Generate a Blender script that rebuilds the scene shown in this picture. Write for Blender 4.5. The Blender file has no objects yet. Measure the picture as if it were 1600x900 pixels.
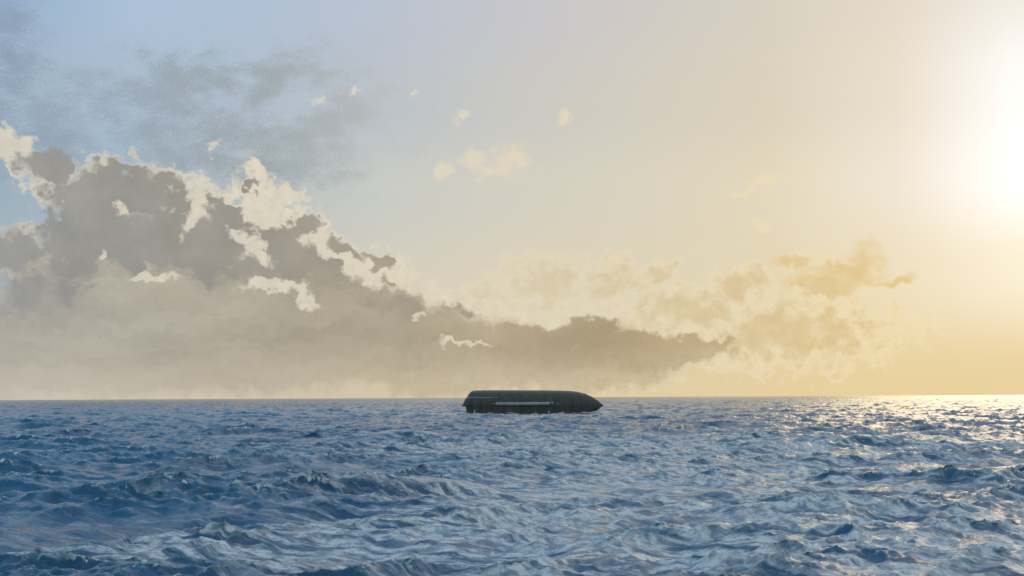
import bpy, bmesh, math, random
import numpy as np
from mathutils import Vector, Matrix, Euler

S = bpy.context.scene
R = math.radians

# ------------------------------------------------------------------ camera
FP = 1931.0            # focal length in photo pixels (1600 wide)
CAM_H = 3.2
PITCH = math.atan((621.0 - 450.0) / FP)
ROLL = math.atan(8.0 / 1600.0)
cd = bpy.data.cameras.new('camera')
cam = bpy.data.objects.new('camera', cd)
S.collection.objects.link(cam)
cd.sensor_width = 36.0
cd.lens = 36.0 * FP / 1600.0
cd.clip_start = 0.1
cd.clip_end = 200000.0
cam.location = (0, 0, CAM_H)
cam.matrix_world = (Matrix.Translation((0, 0, CAM_H)) @ Matrix.Rotation(R(90) + PITCH, 4, 'X')
                    @ Matrix.Rotation(-ROLL, 4, 'Z'))
S.camera = cam
CR = cam.matrix_world.to_3x3()

def pix_dir(x, y):
    v = CR @ Vector(((x - 800.0) / FP, -(y - 450.0) / FP, -1.0))
    return v.normalized()

def uv(x, y):                      # direction of a place in the sky, in units of 100 photo pixels of arc
    d = pix_dir(x, y)
    return (math.atan2(d.x, d.y) * FP / 100.0, math.asin(d.z) * FP / 100.0)

# ------------------------------------------------------------------ exposure
S.render.engine = 'CYCLES'
S.view_settings.view_transform = 'Standard'
S.view_settings.look = 'None'
S.view_settings.exposure = 0.08
S.view_settings.gamma = 1.0

# ------------------------------------------------------------------ sun
SUN_PX = (1625, 215)
sd = pix_dir(SUN_PX[0] + 35, SUN_PX[1])
SUN_AZ = math.atan2(sd.x, sd.y)
SUN_EL = math.asin(sd.z)
sl = bpy.data.lights.new('sun', 'SUN')
sl.energy = 0.17
sl.angle = R(20.0)
sl.color = (1.0, 0.74, 0.40)
so = bpy.data.objects.new('sun', sl)
S.collection.objects.link(so)
so.rotation_euler = (-sd).to_track_quat('-Z', 'Y').to_euler()
so.location = (60, 150, 80)

# ------------------------------------------------------------------ node helpers
def lin(c):
    o = []
    for v in c[:3]:
        v = v / 255.0
        o.append(v / 12.92 if v <= 0.04045 else ((v + 0.055) / 1.055) ** 2.4)
    return (o[0], o[1], o[2], 1.0)

class G:
    """small wrapper that turns python expressions into math nodes"""
    def __init__(s, nt): s.nt = nt
    def node(s, t): return s.nt.nodes.new(t)
    def put(s, sock, v):
        if isinstance(v, bpy.types.NodeSocket): s.nt.links.new(v, sock)
        elif v is not None: sock.default_value = v
    def m(s, op, a, b=None, c=None, clamp=False):
        n = s.node('ShaderNodeMath'); n.operation = op; n.use_clamp = clamp
        s.put(n.inputs[0], a); s.put(n.inputs[1], b); s.put(n.inputs[2], c)
        return n.outputs[0]
    def v(s, op, a, b=None, c=None):
        n = s.node('ShaderNodeVectorMath'); n.operation = op
        s.put(n.inputs[0], a); s.put(n.inputs[1], b); s.put(n.inputs[2], c)
        return n.outputs['Value'] if op in ('LENGTH', 'DOT_PRODUCT', 'DISTANCE') else n.outputs[0]
    def scale(s, a, k):
        n = s.node('ShaderNodeVectorMath'); n.operation = 'SCALE'
        s.put(n.inputs[0], a); s.put(n.inputs[3], k); return n.outputs[0]
    def mix(s, f, a, b, mode='MIX'):
        n = s.node('ShaderNodeMix'); n.data_type = 'RGBA'; n.blend_type = mode; n.clamp_factor = True
        s.put(n.inputs[0], f); s.put(n.inputs[6], a); s.put(n.inputs[7], b)
        return n.outputs[2]
    def cmul(s, c, f):                        # colour times a number or a colour, with no implicit conversions
        if isinstance(f, bpy.types.NodeSocket):
            n = s.node('ShaderNodeCombineColor')
            for i in range(3): s.put(n.inputs[i], f)
            f = n.outputs[0]
        elif not hasattr(f, '__len__'): f = (f, f, f, 1)
        return s.mix(1.0, c, f, 'MULTIPLY')
    def jitter(s, p, scale, detail, rough):   # offset vector from noise, components about -0.5..0.5
        n = s.node('ShaderNodeSeparateColor'); s.put(n.inputs[0], s.noise(p, scale, detail, rough, color=True))
        return s.combine(s.m('SUBTRACT', n.outputs[0], 0.5), s.m('SUBTRACT', n.outputs[1], 0.5), 0.0)
    def ss(s, x, lo, hi, a=0.0, b=1.0):       # smoothstep
        n = s.node('ShaderNodeMapRange'); n.interpolation_type = 'SMOOTHSTEP'
        s.put(n.inputs[0], x); s.put(n.inputs[1], lo); s.put(n.inputs[2], hi)
        s.put(n.inputs[3], a); s.put(n.inputs[4], b); return n.outputs[0]
    def noise(s, p, scale, detail=4, rough=0.5, lac=2.0, dist=0.0, color=False):
        n = s.node('ShaderNodeTexNoise'); n.noise_dimensions = '2D'
        s.put(n.inputs['Vector'], p); n.inputs['Scale'].default_value = scale
        n.inputs['Detail'].default_value = detail; n.inputs['Roughness'].default_value = rough
        n.inputs['Lacunarity'].default_value = lac; n.inputs['Distortion'].default_value = dist
        return n.outputs['Color'] if color else n.outputs[0]
    def ramp(s, x, stops):
        n = s.node('ShaderNodeValToRGB'); s.put(n.inputs[0], x)
        cr = n.color_ramp; cr.interpolation = 'LINEAR'
        cr.elements[0].position = stops[0][0]; cr.elements[0].color = stops[0][1]
        cr.elements[1].position = stops[-1][0]; cr.elements[1].color = stops[-1][1]
        for p, c in stops[1:-1]:
            e = cr.elements.new(p); e.color = c
        return n.outputs[0]
    def combine(s, x, y, z=0.0):
        n = s.node('ShaderNodeCombineXYZ'); s.put(n.inputs[0], x); s.put(n.inputs[1], y); s.put(n.inputs[2], z)
        return n.outputs[0]

# ------------------------------------------------------------------ sky
W = bpy.data.worlds.new('World'); S.world = W; W.use_nodes = True
nt = W.node_tree; nt.nodes.clear(); g = G(nt)
STR = 0.1
out = g.node('ShaderNodeOutputWorld'); bg = g.node('ShaderNodeBackground')
bg.inputs['Strength'].default_value = STR
nt.links.new(bg.outputs[0], out.inputs[0])
tc = g.node('ShaderNodeTexCoord')
sep = g.node('ShaderNodeSeparateXYZ'); nt.links.new(tc.outputs['Generated'], sep.inputs[0])
az = g.m('MULTIPLY', g.m('ARCTAN2', sep.outputs[0], sep.outputs[1]), FP / 100.0)
el = g.m('MULTIPLY', g.m('ARCSINE', sep.outputs[2]), FP / 100.0)
P = g.combine(az, el, 0.0)

sky = g.node('ShaderNodeTexSky'); sky.sky_type = 'NISHITA'; sky.sun_disc = False
sky.sun_elevation = SUN_EL; sky.sun_rotation = SUN_AZ
sky.air_density = 1.0; sky.dust_density = 2.0; sky.ozone_density = 2.0
nish = sky.outputs[0]

# clear-air colour of this hazy evening sky: one ramp along the horizon for each of several heights
azn = g.m('DIVIDE', g.m('ADD', az, 8.0), 16.0)
def xr(x): return (uv(x, 300)[0] + 8.0) / 16.0
def row(cols, xs=(0, 200, 400, 600, 800, 1000, 1200, 1400, 1590)):
    return g.ramp(azn, [(xr(x), lin(c)) for x, c in zip(xs, cols)])
r0 = row([(196,189,175),(198,189,172),(202,190,168),(206,192,166),(212,196,164),(217,200,162),(223,201,155),(226,203,153),(226,201,150)])
r1 = row([(168,178,182),(176,182,182),(196,192,180),(207,200,184),(213,204,182),(216,205,180),(222,208,176),(231,216,184),(240,227,200)])
r2 = row([(152,172,186),(158,178,194),(182,190,192),(196,198,192),(206,201,188),(212,205,186),(221,209,183),(233,222,204),(252,248,242)])
r3 = row([(160,180,196),(167,185,202),(172,186,200),(184,190,196),(196,195,190),(206,200,187),(213,203,182),(226,215,196),(244,240,236)])
r4 = row([(149,173,204),(168,189,210),(172,188,208),(182,190,203),(193,193,198),(202,196,192),(209,202,188),(220,210,194),(230,223,212)])
def mixel(a, b, y0, y1): return g.mix(g.ss(el, uv(800, y0)[1], uv(800, y1)[1]), a, b)
s = mixel(r0, r1, 600, 440)
s = mixel(s, r2, 440, 300)
s = mixel(s, r3, 300, 170)
s = mixel(s, r4, 170, 10)
NK = 10.0
base = s                                               # scaled up at the end: Background strength is 0.1
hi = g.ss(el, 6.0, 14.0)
zen = g.mix(0.2, g.ramp(azn, [(0.0, lin((132,190,230))), (0.55, lin((160,202,240))), (1.0, lin((220,226,232)))]), g.cmul(nish, (0.1, 0.115, 0.135, 1)))  # unseen sky overhead, brightened to light the water and boat
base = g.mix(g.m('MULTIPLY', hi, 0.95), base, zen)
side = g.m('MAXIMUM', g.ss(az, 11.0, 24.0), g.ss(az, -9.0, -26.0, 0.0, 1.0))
base = g.mix(g.m('MULTIPLY', g.ss(g.m('ABSOLUTE', az), 12.0, 28.0), 0.8), base, g.mix(0.2, lin((176,204,224)), g.cmul(nish, 0.1)))  # unseen sky to the sides and behind, brightened for the same fill

# glow round the sun
sunv = g.v('DOT_PRODUCT', tc.outputs['Generated'], (sd.x, sd.y, sd.z))
ang = g.m('MULTIPLY', g.m('ARCCOSINE', g.m('MINIMUM', sunv, 0.99999)), FP / 100.0)
# slightly taller than wide, as in the photograph
gl = g.v('LENGTH', g.v('MULTIPLY', g.v('SUBTRACT', P, (uv(1625, 262)[0], uv(1625, 262)[1], 0.0)), (1.0, 0.55, 0)))
glow = g.m('ADD', g.m('MULTIPLY', g.m('EXPONENT', g.m('MULTIPLY', g.m('POWER', g.m('DIVIDE', gl, 1.12), 2.0), -1.0)), 0.55),
           g.m('MULTIPLY', g.m('EXPONENT', g.m('DIVIDE', gl, -2.5)), 0.42))

def bgs(c):
    n = g.node('ShaderNodeBackground'); n.inputs['Strength'].default_value = STR
    g.put(n.inputs[0], g.cmul(c, NK)); return n.outputs[0]
def mixs(f, a, b):
    n = g.node('ShaderNodeMixShader'); g.put(n.inputs[0], f)
    nt.links.new(a, n.inputs[1]); nt.links.new(b, n.inputs[2]); return n.outputs[0]
# ---- clouds
W1 = g.jitter(P, 1.1, 3, 0.5)
W2 = g.jitter(P, 4.5, 4, 0.55)
W3 = g.jitter(P, 17.0, 3, 0.6)
PW = g.v('ADD', P, g.v('ADD', g.scale(W1, 0.55), g.v('ADD', g.scale(W2, 0.36), g.scale(W3, 0.07))))
PW = g.v('MULTIPLY', PW, (1, 1, 0))

def blobs(lst, p=PW):
    """1 at a blob's centre, 0 at its rim, negative outside; largest of all blobs"""
    cur = None
    for b in lst:
        x, y, rx, ry = b[:4]; rot = b[4] if len(b) > 4 else 0
        c = uv(x, y)
        mp = g.node('ShaderNodeMapping'); mp.vector_type = 'TEXTURE'
        g.put(mp.inputs['Vector'], p)
        mp.inputs['Location'].default_value = (c[0], c[1], 0)
        mp.inputs['Rotation'].default_value = (0, 0, R(rot))
        mp.inputs['Scale'].default_value = (rx / 100.0, ry / 100.0, 1)
        l = g.v('LENGTH', mp.outputs[0])
        cur = l if cur is None else g.m('SMOOTH_MIN', cur, l, 0.12)
    return g.m('SUBTRACT', 1.0, cur)

fb = g.noise(P, 2.2, 8, 0.6)                 # medium billows
fb2 = g.noise(g.v('ADD', P, (13.1, 7.7, 0)), 4.2, 7, 0.56)
fine = g.noise(g.v('MULTIPLY', P, (1, 1.0, 1)), 60.0, 2, 0.6)
vo = g.node('ShaderNodeTexVoronoi'); vo.voronoi_dimensions = '2D'; vo.feature = 'F1'; vo.inputs['Scale'].default_value = 3.2
vo.inputs['Detail'].default_value = 2
vo.inputs['Roughness'].default_value = 0.6
g.put(vo.inputs['Vector'], PW); vor = vo.outputs['Distance']

# grey veil, upper left
veil = blobs([(430,265,150,34),(330,225,210,75,-8),(460,245,140,60,18),(60,200,120,80),(530,195,80,70,25),(280,140,190,50,5),(10,100,60,100),(450,120,120,40,20)])
vm = g.node('ShaderNodeMapping'); g.put(vm.inputs['Vector'], P); vm.inputs['Rotation'].default_value = (0, 0, R(-35)); vm.inputs['Scale'].default_value = (0.8, 1.5, 1)
vst = g.noise(vm.outputs[0], 1.9, 6, 0.62)
veilf = g.ss(g.m('ADD', veil, g.m('ADD', g.m('MULTIPLY', g.m('SUBTRACT', vst, 0.5), 2.6), g.m('MULTIPLY', g.m('SUBTRACT', fine, 0.5), 3.0))), -0.10, 0.95)
veilc = g.ramp(azn, [(xr(0), lin((138,156,176))), (xr(200), lin((150,163,176))), (xr(400), lin((153,163,167))), (xr(600), lin((178,182,182)))])
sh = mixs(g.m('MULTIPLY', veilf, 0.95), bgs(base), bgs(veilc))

# pale far bank in the middle, tan towards the sun
bank = blobs([(850,440,120,62),(960,440,110,48),(740,480,110,60),(1080,480,150,60),(1160,440,80,40),(1230,520,260,80),
              (900,540,360,80),(1030,420,50,25),(1330,420,70,42),(1290,450,100,32),(1395,437,32,14),(1245,405,45,25)])
bk = g.m('ADD', bank, g.m('ADD', g.m('MULTIPLY', g.m('SUBTRACT', 0.42, vor), 0.35), g.m('MULTIPLY', g.m('SUBTRACT', fb2, 0.5), 0.7)))
rimc = row([(214,206,188),(214,206,188),(216,208,190),(218,210,190),(220,209,184),(224,211,182),(229,213,178),(234,216,174),(240,222,184)])
bodyc = row([(180,174,160),(184,176,160),(196,186,166),(205,192,168),(210,196,167),(209,192,155),(211,188,142),(217,190,136),(226,200,148)])
sh = mixs(g.m('MULTIPLY', g.ss(bk, -0.02, 0.28), 0.85), sh, bgs(rimc))
sh = mixs(g.m('MULTIPLY', g.ss(bk, 0.12, 0.70), g.ss(fb2, 0.25, 0.70, 0.6, 0.95)), sh, bgs(bodyc))

# tan knot of cloud by the sun
knot = blobs([(1345,405,38,34),(1310,432,75,26),(1395,436,30,13),(1235,405,36,20),(1250,445,50,14)])
kn = g.m('ADD', knot, g.m('MULTIPLY', g.m('SUBTRACT', fb2, 0.5), 0.8))
sh = mixs(g.m('MULTIPLY', g.ss(kn, -0.1, 0.7), 0.6), sh, bgs(lin((221,194,142))))

# small bright puffs
puff = blobs([(694,262,22,24),(742,242,30,22),(802,250,42,28),(770,258,40,18),(720,182,20,12),(496,160,15,10),(548,148,16,9),
              (878,190,14,9,25),(1192,283,26,15),(1155,296,30,7),(645,158,9,9),(335,232,22,7),(1190,355,26,8)])
pf = g.m('ADD', puff, g.m('MULTIPLY', g.m('SUBTRACT', fb2, 0.5), 1.3))
sh = mixs(g.m('MULTIPLY', g.ss(pf, -0.15, 0.85), 0.85), sh, bgs(rimc))

# big grey cumulus, left: sunlit cream edge first, then its shadowed body
cream = blobs([(15,215,45,28,-35),(70,270,50,30),(150,300,110,60),(225,290,90,50),(300,330,90,60,-30),(395,290,48,30),(440,305,40,22),
               (330,320,60,36),(400,350,90,60,-35),(470,375,70,50,-35),(540,410,80,45,-30),(600,440,80,48,-30),(680,470,90,40,-15),
               (760,500,110,36,-8),(200,390,170,70),(30,400,80,45),(350,450,260,70),(850,510,120,24)])
cr_ = g.m('ADD', cream, g.m('ADD', g.m('MULTIPLY', g.m('SUBTRACT', 0.42, vor), 0.45), g.m('MULTIPLY', g.m('SUBTRACT', fb2, 0.5), 0.75)))
creamc = row([(206,200,186),(210,203,186),(214,206,188),(216,207,186),(218,207,182),(220,207,180),(224,208,176),(228,210,170),(232,212,170)])
sh = mixs(g.m('MULTIPLY', g.ss(cr_, -0.16, 0.22), g.ss(g.m('ADD', el, g.m('MULTIPLY', fb, 0.4)), 0.7, 1.7)), sh, bgs(g.cmul(creamc, g.m('ADD', 0.86, g.m('MULTIPLY', fb2, 0.26)))))

dark = blobs([(75,262,40,34),(150,310,80,58,-10),(215,300,85,52),(120,370,70,50),(230,380,130,62),(320,390,110,60),(350,330,56,24,-25),
              (395,288,26,11),(440,395,80,50,-30),(470,360,34,20),(500,425,75,30,-25),(400,425,150,28),(620,480,110,24,-8),(645,497,35,18),
              (545,388,38,16,-30),(590,412,26,12,-35),(712,488,36,15,-6),(610,440,12,8),(20,400,60,42),(60,460,110,50),(120,420,60,30)])
low = blobs([(1095,545,60,13,16),(1030,560,90,22,8),(300,560,480,60),(700,575,200,40),(-100,540,300,70),(330,455,240,45),(130,440,110,60),(560,470,120,36,-8),(780,530,120,24),(300,505,330,60),(560,525,260,48),(100,510,170,50),(760,545,170,42),(910,525,75,26),(980,555,110,30),(1060,550,50,16,14),(850,580,220,34),(500,560,400,40)])
hole = blobs([(300,345,16,36,-30),(405,390,40,13,-48),(375,372,18,10,-40),(425,452,68,11),(480,462,14,22),(238,432,46,8),(210,428,14,8),(185,330,10,14),
              (155,395,8,10),(730,540,48,6),(640,415,30,12,-45),(560,425,24,9,-40),(730,455,60,10,-10),(660,495,16,8),(295,300,12,14),(345,300,18,12)])
hl = g.m('ADD', hole, g.m('MULTIPLY', g.m('SUBTRACT', fb2, 0.5), 1.0))
dk = g.m('ADD', dark, g.m('ADD', g.m('MULTIPLY', g.m('SUBTRACT', 0.42, vor), 0.35), g.m('MULTIPLY', g.m('SUBTRACT', fb2, 0.5), 0.65)))
lo = g.m('ADD', low, g.m('ADD', g.m('MULTIPLY', g.m('SUBTRACT', fb, 0.5), 0.34), g.m('MULTIPLY', g.m('SUBTRACT', fine, 0.5), 0.30)))
hm = g.m('SUBTRACT', 1.0, g.m('MULTIPLY', g.ss(hl, -0.1, 0.42), 0.9))
dm = g.m('MULTIPLY', g.ss(dk, -0.10, g.m('ADD', g.ss(fb, 0.35, 0.65, 0.08, 0.34), g.ss(el, 1.4, 2.4, 0.5, 0.0))), hm)
lm = g.m('MULTIPLY', g.m('MULTIPLY', g.ss(lo, -0.10, 0.30), hm), g.ss(el, 0.05, 0.9, 0.50, 1.0))
darkc = row([(154,154,151),(152,150,145),(156,151,141),(166,157,140),(174,160,136),(180,160,128),(184,164,128),(190,168,128),(200,176,130)])
lowc = row([(172,166,154),(172,166,152),(167,159,143),(168,157,136),(168,152,126),(170,150,117),(190,168,130),(200,176,130),(204,180,130)])
tex = g.m('ADD', 0.69, g.m('ADD', g.m('MULTIPLY', fb, 0.30), g.m('MULTIPLY', g.noise(PW, 1.3, 3, 0.5), 0.16)))
lowt = g.m('ADD', 0.655, g.m('MULTIPLY', g.noise(g.v('MULTIPLY', PW, (0.35, 1.7, 1)), 1.5, 6, 0.6), 0.58))
sh = mixs(g.m('MULTIPLY', lm, 0.85), sh, bgs(g.cmul(lowc, lowt)))
sh = mixs(g.m('MULTIPLY', dm, 0.95), sh, bgs(g.cmul(darkc, tex)))
ad = g.node('ShaderNodeAddShader'); nt.links.new(sh, ad.inputs[0])
nt.links.new(bgs(g.cmul((0.92, 0.91, 0.86, 1), g.m('MULTIPLY', glow, 0.1))), ad.inputs[1])
nt.links.new(ad.outputs[0], out.inputs[0]); nt.nodes.remove(bg)
W.cycles.sampling_method = 'NONE'
S.cycles.max_bounces = 4; S.cycles.diffuse_bounces = 2; S.cycles.glossy_bounces = 3

# ------------------------------------------------------------------ sea
def tag(o, label=None, cat=None, group=None, kind=None):
    for k, v in (('label', label), ('category', cat), ('group', group), ('kind', kind)):
        if v: o[k] = v
    return o

WIND = R(-78)          # waves run towards the viewer, a little to the right
def spectrum_tile(L, N, seed, lo_wl, hi_wl, peak_wl, rms, spread, chop, wind=WIND):
    """random sea of one band of wavelengths: dx, dy, dz, fold on a periodic N x N grid of side L"""
    rng = np.random.default_rng(seed)
    k1 = np.fft.fftfreq(N, d=L / N) * 2 * np.pi
    kx, ky = np.meshgrid(k1, k1, indexing='xy')
    k = np.hypot(kx, ky); k[0, 0] = 1e-6
    th = np.arctan2(ky, kx) - wind
    kp = 2 * np.pi / peak_wl
    Sk = k ** -3.6 * np.exp(-1.25 * (kp / k) ** 2)
    D = np.abs(np.cos(th)) ** spread + 0.04
    wl = 2 * np.pi / k
    band = 1 / (1 + np.exp(-(np.log(wl) - np.log(lo_wl)) * 8)) / (1 + np.exp((np.log(wl) - np.log(hi_wl)) * 8))
    A = np.sqrt(Sk * D * band)
    A[0, 0] = 0
    H = A * (rng.standard_normal((N, N)) + 1j * rng.standard_normal((N, N)))
    h = np.fft.ifft2(H).real
    sc = rms / h.std()
    H *= sc
    h = h * sc
    dx = np.fft.ifft2(1j * kx / k * H).real * chop
    dy = np.fft.ifft2(1j * ky / k * H).real * chop
    # fold: divergence of the sideways motion (large where a crest pinches)
    dv = np.fft.ifft2(-1j * k * H * 1j).real * chop
    return [a.astype(np.float32) for a in (dx, dy, h, dv)]

def sample(tile, L, x, y, rot):
    c, s_ = math.cos(rot), math.sin(rot)
    N = tile[0].shape[0]
    u = ((x * c + y * s_) / L) % 1.0 * N
    v = ((-x * s_ + y * c) / L) % 1.0 * N
    i = np.floor(u).astype(np.int32); j = np.floor(v).astype(np.int32)
    fu = (u - i).astype(np.float32); fv = (v - j).astype(np.float32)
    i %= N; j %= N; i1 = (i + 1) % N; j1 = (j + 1) % N
    r = []
    for t in tile:
        r.append((t[j, i] * (1 - fu) + t[j, i1] * fu) * (1 - fv) + (t[j1, i] * (1 - fu) + t[j1, i1] * fu) * fv)
    dx, dy = r[0] * c - r[1] * s_, r[0] * s_ + r[1] * c
    return dx, dy, r[2], r[3]

# angles: dense where the photograph looks, coarse all the way round
dense = np.arange(-31, 31, 0.06)
coarse = np.concatenate([np.arange(31, 329, 1.0)])
angs = np.radians(np.concatenate([dense, coarse]))
rad = [0.3]
while rad[-1] < 60000:
    r = rad[-1]
    rad.append(r * (1.10 if r < 8 else 1.0042 if r < 2500 else 1.03))
rad = np.array(rad)
RR, AA = np.meshgrid(rad, angs, indexing='ij')
X = (RR * np.sin(AA)); Y = (RR * np.cos(AA))
nr, na = X.shape
Z = np.zeros_like(X); DX = np.zeros_like(X); DY = np.zeros_like(X); FO = np.zeros_like(X)
def fade(r0, r1):
    t = np.clip((np.log(RR) - math.log(r0)) / (math.log(r1) - math.log(r0)), 0, 1)
    return 1 - t * t * (3 - 2 * t)
bands = [
    # L, N, seed, lo, hi, peak, rms, spread, chop, rot, fade range
    (977.0, 1024, 3, 6.0, 100, 15, 0.155, 4.0, 1.15, R(0), (9000, 30000)),
    (211.0, 1024, 7, 1.4, 6.0, 40, 0.125, 3.0, 1.05, R(17), (900, 4000)),
    (53.0, 1024, 11, 0.4, 1.4, 40, 0.046, 2.0, 0.95, R(-23), (180, 700)),
    (17.0, 1024, 19, 0.10, 0.4, 40, 0.0110, 1.0, 0.9, R(41), (50, 180)),
]
for L, N, seed, lo_, hi_, pk, rms, sp, chop, rot, fr in bands:
    t = spectrum_tile(L, N, seed, lo_, hi_, pk, rms, sp, chop, WIND - rot)
    a, b, h, dv = sample(t, L, X, Y, rot)
    f = fade(*fr)
    if L < 100:      # small ripples gather in gusts and on the backs of the larger waves
        f = f * (0.75 + 0.5 * np.clip(Z / 0.3, -1, 1))
    Z += h * f; DX += a * f; DY += b * f; FO += dv * f
# a few larger breaking crests that stand out of the random sea
WASH = np.zeros_like(X)
def crest(px, py, d, A, w, turn=0.0, th=1.6):
    v = pix_dir(px, py); a_ = math.atan2(v.x, v.y)
    cx, cy = d * math.sin(a_), d * math.cos(a_)
    c, s_ = math.cos(turn), math.sin(turn)
    i0, i1 = np.searchsorted(rad, [max(1, d - 45), d + 45])
    sl_ = (slice(i0, i1), slice(0, len(dense)))
    xx, yy = X[sl_] + DX[sl_] - cx, Y[sl_] + DY[sl_] - cy
    t = xx * c + yy * s_; q_ = -xx * s_ + yy * c + 0.02 * t * t
    t = t + 0.8 * np.sin(q_ * 0.9); q_ = q_ + 0.7 * th * np.sin(t * 0.55 + px) + 2.0 * Z[sl_]
    env = np.exp(-(t / w) ** 2)
    prof = np.where(q_ < 0, np.exp(-(q_ / th) ** 2), np.exp(-(q_ / (th * 2.3)) ** 2)) - 0.35 * np.exp(-((q_ + 2.6 * th) / (1.6 * th)) ** 2)
    A = A * 0.5
    Z[sl_] += A * env * prof
    DY[sl_] -= 0.25 * A * env * np.exp(-(q_ / (0.8 * th)) ** 2)
    FO[sl_] += 0.5 * A * env * np.exp(-(q_ / (0.5 * th)) ** 2)
for a_ in [(652, 670, 92, 1.0, 4.0, 0.05), (600, 680, 94, 0.55, 9, 0.1), (185, 650, 128, 0.85, 6, -0.06), (385, 668, 100, 0.6, 3, 0), (560, 680, 88, 0.45, 5, 0.05),
           (700, 750, 44, 0.62, 2.6, 0.12, 1.0), (600, 765, 43, 0.34, 4.5, 0.14, 0.9), (1270, 690, 84, 0.55, 7, -0.1), (1440, 650, 170, 0.7, 14, 0),
           (780, 680, 96, 0.5, 8, -0.15), (40, 760, 48, 0.35, 3, -0.1, 0.9), (680, 800, 33, 0.28, 2.5, 0.2, 0.7), (900, 860, 24, 0.3, 2.2, -0.1, 0.6),
           (1080, 765, 44, 0.3, 4, -0.2, 0.9), (250, 800, 33, 0.3, 3, 0.1, 0.7), (1450, 760, 45, 0.35, 4, 0.1, 0.9), (1120, 670, 110, 0.6, 5, 0)]:
    crest(*a_)
BOAT_D = 240.0
bd = pix_dir(700 + 785 / 5.926, 590 + 300.0 / 5.926)
ba = math.atan2(bd.x, bd.y)
BXC, BYC = BOAT_D * math.sin(ba), BOAT_D * math.cos(ba)
bxx = (X - BXC) * math.cos(ba) - (Y - BYC) * math.sin(ba); byy = (X - BXC) * math.sin(ba) + (Y - BYC) * math.cos(ba)
near = np.exp(-(bxx / 17) ** 4 - ((byy + 4) / 12) ** 4)
Z *= 1 - 0.72 * near; Z += 0.12 * near
rr = np.hypot(np.maximum(np.abs(bxx) - 9.5, 0) , np.maximum(np.abs(byy) - 1.0, 0))
lap = 0.5 + 0.5 * np.sin(bxx * 2.1 + 1.3 * np.sin(bxx * 0.9)) * np.sin(bxx * 0.63 + 1)
bow = np.exp(-((bxx - 13.8) / 2.3) ** 2 - ((byy + 1.2) / 2.4) ** 2); stern = np.exp(-((bxx + 13.4) / 1.6) ** 2 - ((byy + 2) / 3.2) ** 2)
Z += 0.62 * bow * (0.5 + 0.5 * lap) + 0.35 * stern * (0.4 + 0.6 * lap) + 0.36 * lap * np.exp(-((rr - 2.4) / 0.7) ** 2)
WASH = 2.0 * bow + 1.8 * stern + np.exp(-((rr - 2.5) / 0.8) ** 2) * (0.3 + 1.4 * lap) + np.exp(-((bxx - 13.5) / 3.0) ** 2 - ((byy + 0.5) / 3.0) ** 2) * 1.3
# long milky streaks: aerated water, plus sky and sun sheen painted as pale colour
STK = np.zeros_like(X)
for px, py, w_, d_, a_ in [(620, 850, 7, 4, 0.9), (950, 850, 6, 5, 1.0), (880, 780, 8, 9, 0.8), (780, 700, 10, 18, 0.8), (1250, 820, 8, 8, 0.9), (470, 700, 9, 20, 0.5),
                           (1200, 740, 14, 15, 1.0), (1100, 690, 18, 22, 0.8), (1560, 870, 5, 3, 1.2), (1430, 850, 6, 4, 0.8), (250, 850, 6, 5, 0.45), (1000, 870, 5, 3, 0.8), (1450, 700, 20, 25, 0.6), (850, 670, 10, 14, 0.6)]:
    v = pix_dir(px, py); k_ = -CAM_H / v.z
    STK += a_ * np.exp(-((X - v.x * k_) / w_) ** 2 - ((Y - v.y * k_) / d_) ** 2)
X2 = X + DX; Y2 = Y + DY
print('sea rms', Z[:, :1000].std(), 'fold', FO.std(), np.percentile(FO, [1, 99]), nr, na)

co = np.empty((nr * na + 1, 3), np.float32)
co[:-1, 0] = X2.ravel(); co[:-1, 1] = Y2.ravel(); co[:-1, 2] = Z.ravel()
co[-1] = (0, 0, 0)
idx = np.arange(nr * na, dtype=np.int32).reshape(nr, na)
q = np.stack([idx[:-1, :], np.roll(idx, -1, 1)[:-1, :], np.roll(idx, -1, 1)[1:, :], idx[1:, :]], -1).reshape(-1, 4)
me = bpy.data.meshes.new('sea')
nq = len(q)
tri = np.stack([np.full(na, nr * na, np.int32), np.roll(idx[0], -1), idx[0]], -1)
me.vertices.add(len(co)); me.vertices.foreach_set('co', co.ravel())
me.loops.add(nq * 4 + na * 3)
me.loops.foreach_set('vertex_index', np.concatenate([q.ravel(), tri.ravel()]).astype(np.int32))
me.polygons.add(nq + na)
me.polygons.foreach_set('loop_start', np.concatenate([np.arange(nq) * 4, nq * 4 + np.arange(na) * 3]).astype(np.int32))
me.update(calc_edges=True)
me.polygons.foreach_set('use_smooth', np.ones(nq + na, bool))
at = me.attributes.new('fold', 'FLOAT', 'POINT')
at.data.foreach_set('value', np.concatenate([FO.ravel(), [0]]).astype(np.float32))
at = me.attributes.new('wash', 'FLOAT', 'POINT')
at.data.foreach_set('value', np.concatenate([WASH.ravel(), [0]]).astype(np.float32))
at = me.attributes.new('streak', 'FLOAT', 'POINT')
at.data.foreach_set('value', np.concatenate([STK.ravel(), [0]]).astype(np.float32))
me.validate()
sea = bpy.data.objects.new('water', me); S.collection.objects.link(sea)
tag(sea, 'open sea with wind waves', kind='structure')

wm = bpy.data.materials.new('sea_water'); wm.use_nodes = True
nt = wm.node_tree; nt.nodes.clear(); g = G(nt)
om = g.node('ShaderNodeOutputMaterial'); pb = g.node('ShaderNodeBsdfPrincipled')
nt.links.new(pb.outputs[0], om.inputs[0])
geo = g.node('ShaderNodeNewGeometry'); pos = geo.outputs['Position']
fa = g.node('ShaderNodeAttribute'); fa.attribute_name = 'fold'; fold = fa.outputs['Fac']
dist = g.v('LENGTH', pos)
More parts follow.
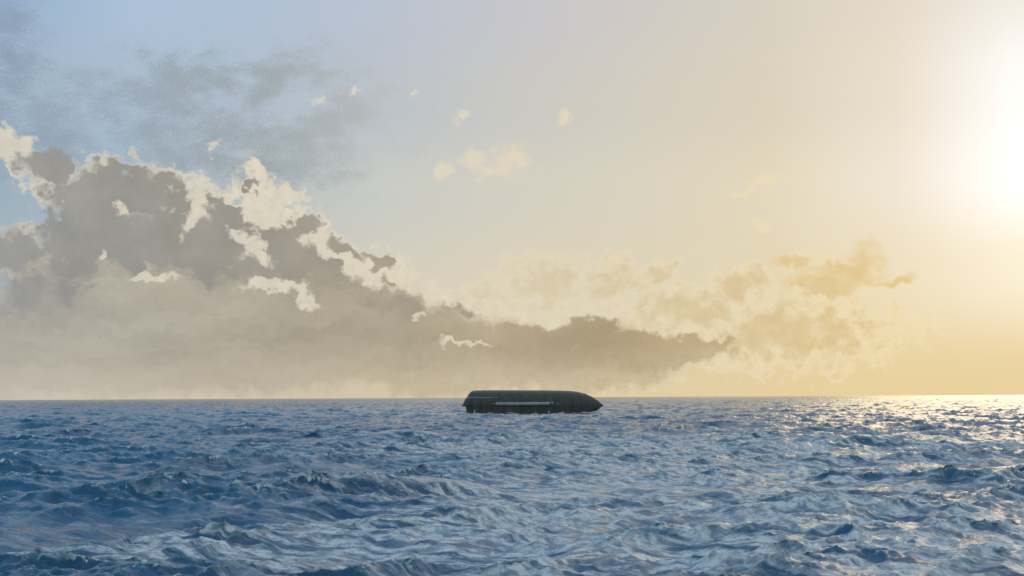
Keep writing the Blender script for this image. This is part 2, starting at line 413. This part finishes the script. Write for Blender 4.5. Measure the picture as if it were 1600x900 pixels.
# wind-drawn foam streaks and flecks on pinched crests, then streaks that carry painted sheen
rotm = g.node('ShaderNodeMapping'); g.put(rotm.inputs['Vector'], pos)
rotm.inputs['Rotation'].default_value = (0, 0, R(14)); rotm.inputs['Scale'].default_value = (1.0, 1.0, 0.0)
wp = g.v('ADD', rotm.outputs[0], g.scale(g.v('SUBTRACT', g.noise(pos, 0.35, 3, 0.5, color=True), (0.5, 0.5, 0.5)), 1.5))
st1 = g.noise(g.v('MULTIPLY', wp, (0.40, 1.0, 1)), 1.5, 7, 0.68)
st2 = g.noise(g.v('MULTIPLY', wp, (0.5, 0.7, 1)), 0.09, 4, 0.55)
lace = g.m('SUBTRACT', 1.0, g.m('MULTIPLY', g.m('ABSOLUTE', g.m('SUBTRACT', st1, 0.5)), 2.0))
lace = g.ss(lace, 0.80, 0.99)
patch = g.ss(st2, 0.46, 0.66)
ska = g.node('ShaderNodeAttribute'); ska.attribute_name = 'streak'
st3 = g.noise(g.v('MULTIPLY', wp, (0.17, 1.0, 1)), 2.2, 8, 0.66)
milk_sheen = g.ss(g.m('ADD', st3, g.m('MULTIPLY', g.m('MINIMUM', ska.outputs['Fac'], 1.2), 0.12)), 0.52, 0.70)  # aerated water together with sky and sun sheen painted into the base colour
milk_sheen = g.m('MULTIPLY', milk_sheen, g.ss(g.noise(g.v('MULTIPLY', pos, (0.6, 1, 1)), 5.0, 5, 0.7), 0.36, 0.60, 0.35, 1.0))
milk_sheen = g.m('MULTIPLY', milk_sheen, g.m('ADD', 0.26, g.m('MULTIPLY', g.m('MINIMUM', ska.outputs['Fac'], 1.0), 0.58)))
foam_sheen = g.m('MAXIMUM', g.m('MULTIPLY', g.m('MULTIPLY', lace, patch), 0.22), milk_sheen)
crest = g.m('MULTIPLY', g.ss(fold, 0.62, 1.1), g.ss(st1, 0.40, 0.62))
foam_sheen = g.m('MAXIMUM', foam_sheen, g.m('MULTIPLY', crest, 0.8), clamp=True)
wa = g.node('ShaderNodeAttribute'); wa.attribute_name = 'wash'
foam_sheen = g.m('MAXIMUM', foam_sheen, g.m('MULTIPLY', g.ss(g.m('MULTIPLY', wa.outputs['Fac'], g.m('ADD', st1, 0.25)), 0.25, 0.8), 0.75), clamp=True)
deep = g.mix(g.ss(g.noise(pos, 0.03, 3, 0.5), 0.35, 0.65), (0.002, 0.088, 0.185, 1), (0.001, 0.064, 0.145, 1))
deep = g.mix(g.ss(fold, 0.25, 1.0), deep, (0.005, 0.125, 0.18, 1))  # greener crests: light through thin water painted into the base colour
g.put(pb.inputs['Base Color'], g.mix(foam_sheen, deep, (0.84, 0.83, 0.80, 1)))
pb.inputs['IOR'].default_value = 1.45
rough = g.m('ADD', g.ss(dist, 60.0, 3000.0, 0.05, 0.11), g.m('MULTIPLY', foam_sheen, 0.4), clamp=True)
g.put(pb.inputs['Roughness'], rough)
bp1 = g.node('ShaderNodeBump'); bp1.inputs['Strength'].default_value = 0.8; bp1.inputs['Distance'].default_value = 1.0
rip = g.noise(g.v('MULTIPLY', wp, (0.38, 1, 1)), 2.6, 7, 0.62)
ridge = g.m('SUBTRACT', 1.0, g.m('MULTIPLY', g.m('ABSOLUTE', g.m('SUBTRACT', rip, 0.5)), 2.0))
far = g.noise(g.v('MULTIPLY', wp, (0.35, 1, 1)), 0.5, 5, 0.62)
hb = g.m('ADD', g.m('MULTIPLY', ridge, 0.05), g.m('MULTIPLY', far, g.ss(dist, 120.0, 700.0, 0.03, 0.9)))
g.put(bp1.inputs['Height'], hb)
nt.links.new(bp1.outputs[0], pb.inputs['Normal'])
me.materials.append(wm)

# ------------------------------------------------------------------ capsized boat
def obj(name, bm, mat, parent=None, smooth=True):
    m_ = bpy.data.meshes.new(name); bm.to_mesh(m_); bm.free()
    if smooth:
        for p_ in m_.polygons: p_.use_smooth = True
    m_.materials.append(mat)
    o = bpy.data.objects.new(name, m_); S.collection.objects.link(o)
    if parent: o.parent = parent
    return o

def paint(name, c0, c1, rough, scale=3.0, metallic=0.0, bump=0.01):
    m_ = bpy.data.materials.new(name); m_.use_nodes = True
    nt_ = m_.node_tree; p_ = nt_.nodes['Principled BSDF']; q_ = G(nt_)
    tcn = q_.node('ShaderNodeTexCoord'); ob = tcn.outputs['Object']
    n1 = q_.noise(q_.v('MULTIPLY', ob, (0.35, 1, 1.6)), scale, 7, 0.65)
    n2 = q_.noise(q_.v('MULTIPLY', ob, (0.5, 1, 0.9)), scale * 0.8, 5, 0.6)
    f_ = q_.ss(q_.m('ADD', q_.m('MULTIPLY', n1, 0.6), q_.m('MULTIPLY', n2, 0.4)), 0.36, 0.64)
    q_.put(p_.inputs['Base Color'], q_.mix(f_, c0, c1))
    q_.put(p_.inputs['Roughness'], q_.m('ADD', rough, q_.m('MULTIPLY', n1, 0.2)))
    p_.inputs['Metallic'].default_value = metallic
    b_ = q_.node('ShaderNodeBump'); b_.inputs['Distance'].default_value = bump; b_.inputs['Strength'].default_value = 0.6
    q_.put(b_.inputs['Height'], n1); nt_.links.new(b_.outputs[0], p_.inputs['Normal'])
    return m_

hullm = paint('dark_hull_paint', (0.038, 0.036, 0.028, 1), (0.088, 0.075, 0.052, 1), 0.38)
stripm = paint('grey_rail_paint', (0.28, 0.28, 0.25, 1), (0.44, 0.43, 0.39, 1), 0.35)
rustm = paint('rusty_steel', (0.14, 0.09, 0.075, 1), (0.24, 0.17, 0.14, 1), 0.6)
whitem = paint('white_paint', (0.55, 0.56, 0.54, 1), (0.75, 0.75, 0.72, 1), 0.4)

K = BOAT_D / FP / 5.926           # metres per pixel of the enlarged view of the boat
# boat frame: x along the boat (bow at +x), y away from the viewer, z up; origin amidships at mean water
WL = 300.0                        # mean water in the enlarged view
def bx(px): return (px - 785.0) * K
def bz(py): return (WL - py) * K
keel = [(135,262),(150,228),(165,192),(180,178),(195,152),(212,132),(232,121),(300,119),(500,119),(700,121),(900,123),(1050,126),(1140,130),
        (1200,138),(1260,152),(1310,170),(1350,190),(1385,215),(1415,240),(1436,262)]
kx_ = [bx(a) for a, b in keel]; kz_ = [bz(b) for a, b in keel]
boat = bpy.data.objects.new('capsized_boat', None); S.collection.objects.link(boat)
HB = 3.3                          # half beam
zr = bz(262)                      # rail height (widest line)
def half_beam(x):
    x0, x1 = bx(135), bx(1436)
    t = (x - x0) / (x1 - x0)
    if t < 0.08: return HB * (0.84 + 0.16 * (t / 0.08))
    if t < 0.62: return HB
    u = (t - 0.62) / 0.38
    return HB * max(0.004, (1 - u ** 2.3)) ** 0.92
def section(x, zk):
    """upturned hull ring from keel centre out over the bilge to the rail, then tucking under to below the water"""
    hb = half_beam(x)
    t = (x - bx(135)) / (bx(1436) - bx(135))
    pts = []
    top = zk - zr
    pts.append((0.0, zk))
    n = 12
    e = 2.6                       # superellipse: flat bottom, firm bilge
    for i in range(1, n + 1):
        a = i / n * math.pi / 2
        y = hb * math.sin(a) ** (2 / e)
        z = zr + top * max(0.0, math.cos(a)) ** (2 / e)
        # spray chine step
        pts.append((y, z))
    # below the rail: bulwark leans inward
    tuck = 0.03 + 0.15 * max(0, (t - 0.75) / 0.25)
    for k_, zz in enumerate((zr - 0.08, zr - 0.25, zr - 0.6, zr - 1.2, zr - 2.0, zr - 3.2)):
        s_ = (0.08, 0.25, 0.6, 1.2, 2.0, 3.2)[k_]
        pts.append((max(0.0, hb * (1 - tuck * s_ * 0.55) ), zz))
    return pts
def densify(xs, zs):
    X_ = []; Z_ = []
    for i in range(len(xs) - 1):
        n = max(1, int((xs[i + 1] - xs[i]) / 0.35))
        for j in range(n):
            X_.append(xs[i] + (xs[i + 1] - xs[i]) * j / n); Z_.append(zs[i] + (zs[i + 1] - zs[i]) * j / n)
    X_.append(xs[-1]); Z_.append(zs[-1]); return X_, Z_
XS, ZS = densify(kx_, kz_)
bm = bmesh.new(); rings = []
x_tip = bx(1436)
for x, zk in zip(XS, ZS):
    p_ = section(x, zk)
    ring = []
    full = [(-y, z) for y, z in reversed(p_[1:])] + [p_[0]] + [(y, z) for y, z in p_[1:]]
    for y, z in full:
        xx = x
        if z < zr:                # bow and stern retreat under the rail
            dn = zr - z
            tt = max(0.0, (x - bx(900)) / (x_tip - bx(900)))
            xx -= tt ** 2 * dn * 1.25
            ts = max(0.0, (bx(300) - x) / (bx(300) - bx(135)))
            xx += ts ** 2 * min(dn * 10, 0.85 + 0.18 * dn)
        ring.append(bm.verts.new((xx, y, z)))
    rings.append(ring)
for a, b in zip(rings[:-1], rings[1:]):
    for i in range(len(a) - 1):
        bm.faces.new((a[i], a[i + 1], b[i + 1], b[i]))
bm.faces.new(rings[0]); bm.faces.new(list(reversed(rings[-1])))
bmesh.ops.remove_doubles(bm, verts=bm.verts, dist=0.002)
bmesh.ops.recalc_face_normals(bm, faces=bm.faces)
hull = obj('hull', bm, hullm, boat)

def tube(path, r, name, mat, parent, seg=10, caps=True, taper=None):
    b = bmesh.new(); rs = []
    n = len(path)
    for i, p in enumerate(path):
        p = Vector(p)
        d = (Vector(path[min(i + 1, n - 1)]) - Vector(path[max(i - 1, 0)])).normalized()
        up = Vector((0, 0, 1)) if abs(d.z) < 0.9 else Vector((0, 1, 0))
        u = d.cross(up).normalized(); w = u.cross(d)
        rr = r * (taper[i] if taper else 1)
        rs.append([b.verts.new(p + (u * math.cos(t) + w * math.sin(t)) * rr) for t in [2 * math.pi * k / seg for k in range(seg)]])
    for a, c in zip(rs[:-1], rs[1:]):
        for k in range(seg):
            b.faces.new((a[k], a[(k + 1) % seg], c[(k + 1) % seg], c[k]))
    if caps: b.faces.new(rs[0]); b.faces.new(list(reversed(rs[-1])))
    bmesh.ops.recalc_face_normals(b, faces=b.faces)
    return obj(name, b, mat, parent)

def side(x, z):                   # y of the near side of the hull at height z
    zk = np.interp(x, XS, ZS); p_ = section(x, zk)
    if z >= zr:
        c = [(yy, zz) for yy, zz in p_[:13]]
        c.sort(key=lambda q: q[1])
        return -float(np.interp(z, [q[1] for q in c], [q[0] for q in c]))
    c = sorted([(yy, zz) for yy, zz in p_[12:]], key=lambda q: q[1])
    return -float(np.interp(z, [q[1] for q in c], [q[0] for q in c]))

# rail all round the widest line, near and far side
for sgn in (1, -1):
    path = [(x, sgn * (half_beam(x) + 0.01), zr) for x in XS if x < bx(1425)]
    tube(path, 0.05, 'rubbing_strake', hullm, boat, 8)
# raised pale tube along the near side
xs_ = [bx(450 + i * 12) for i in range(42)]
tube([(x, side(x, bz(242)) - 0.05, bz(242)) for x in xs_], 0.31, 'side_tube', stripm, boat, 12)
for a, b in ((405, 449), (870, 942)):
    tube([(bx(a + (b - a) * i / 4), side(bx(a), bz(243)) - (0.08 if a > 800 else 0.03), bz(243)) for i in range(5)], 0.20, 'tube_bracket', rustm, boat, 10,
         taper=[0.5, 0.95, 1, 1, 0.9])
# chine rail near the stern
tube([(bx(182 + i * 20), side(bx(182 + i * 20), bz(184)) - 0.02, bz(184)) for i in range(15)], 0.07, 'chine_rail', stripm, boat, 8,
     taper=[1] * 10 + [0.9, 0.8, 0.6, 0.4, 0.2])
# diagonal edge between chine and tube
tube([(bx(480 - i * 15), side(bx(480 - i * 15), bz(186 + i * 10)) - 0.01, bz(186 + i * 10)) for i in range(7)], 0.06, 'hull_seam', hullm, boat, 8)
# centre keel fin along the upturned bottom
b = bmesh.new()
prev = None
for x, z in zip(XS, ZS):
    if x < bx(235) or x > bx(1300): continue
    hgt = 0.05
    vs = [b.verts.new((x, -0.07, z - 0.15)), b.verts.new((x, -0.05, z + hgt)), b.verts.new((x, 0.05, z + hgt)), b.verts.new((x, 0.07, z - 0.15))]
    if prev:
        for i in range(3): b.faces.new((prev[i], prev[i + 1], vs[i + 1], vs[i]))
    else: b.faces.new(vs)
    prev = vs
b.faces.new(list(reversed(prev)))
bmesh.ops.recalc_face_normals(b, faces=b.faces)
obj('keel', b, hullm, boat, smooth=False)
# pale hull fittings
def plate(cx, cz, w, h, name, mat):
    y = side(bx(cx), bz(cz))
    b = bmesh.new(); bmesh.ops.create_cube(b, size=1.0)
    for v_ in b.verts: v_.co = Vector((v_.co.x * w, v_.co.y * 0.16, v_.co.z * h))
    bmesh.ops.bevel(b, geom=b.edges[:], offset=0.04, segments=2, affect='EDGES')
    o = obj(name, b, mat, boat); o.location = (bx(cx), y - 0.02, bz(cz)); o.rotation_euler = (R(-12), R(20), 0)
    return o
plate(962, 236, 0.42, 0.5, 'hull_fitting', stripm); plate(1012, 240, 0.22, 0.34, 'hull_fitting', stripm)
plate(1175, 237, 0.16, 0.16, 'hull_fitting', stripm)
for px_, zt, zb in ((255, 298, 345), (932, 308, 345)):
    y = side(bx(px_), bz(zt)) - 0.12
    tube([(bx(px_), y, bz(zb) - 0.6), (bx(px_), y, bz(zt + 10)), (bx(px_) + 0.01, y, bz(zt))], 0.085, 'stanchion', whitem, boat, 8, taper=[1, 1, 0.8])

boat.location = (BOAT_D * math.sin(ba), BOAT_D * math.cos(ba), CAM_H + BOAT_D * math.tan(math.asin(bd.z)))
boat.rotation_euler = (0, 0, -ba)
print('boat z', boat.location.z)
tag(boat, 'dark upturned boat hull drifting bottom up on the open sea', 'boat')

S.cycles.use_denoising = True
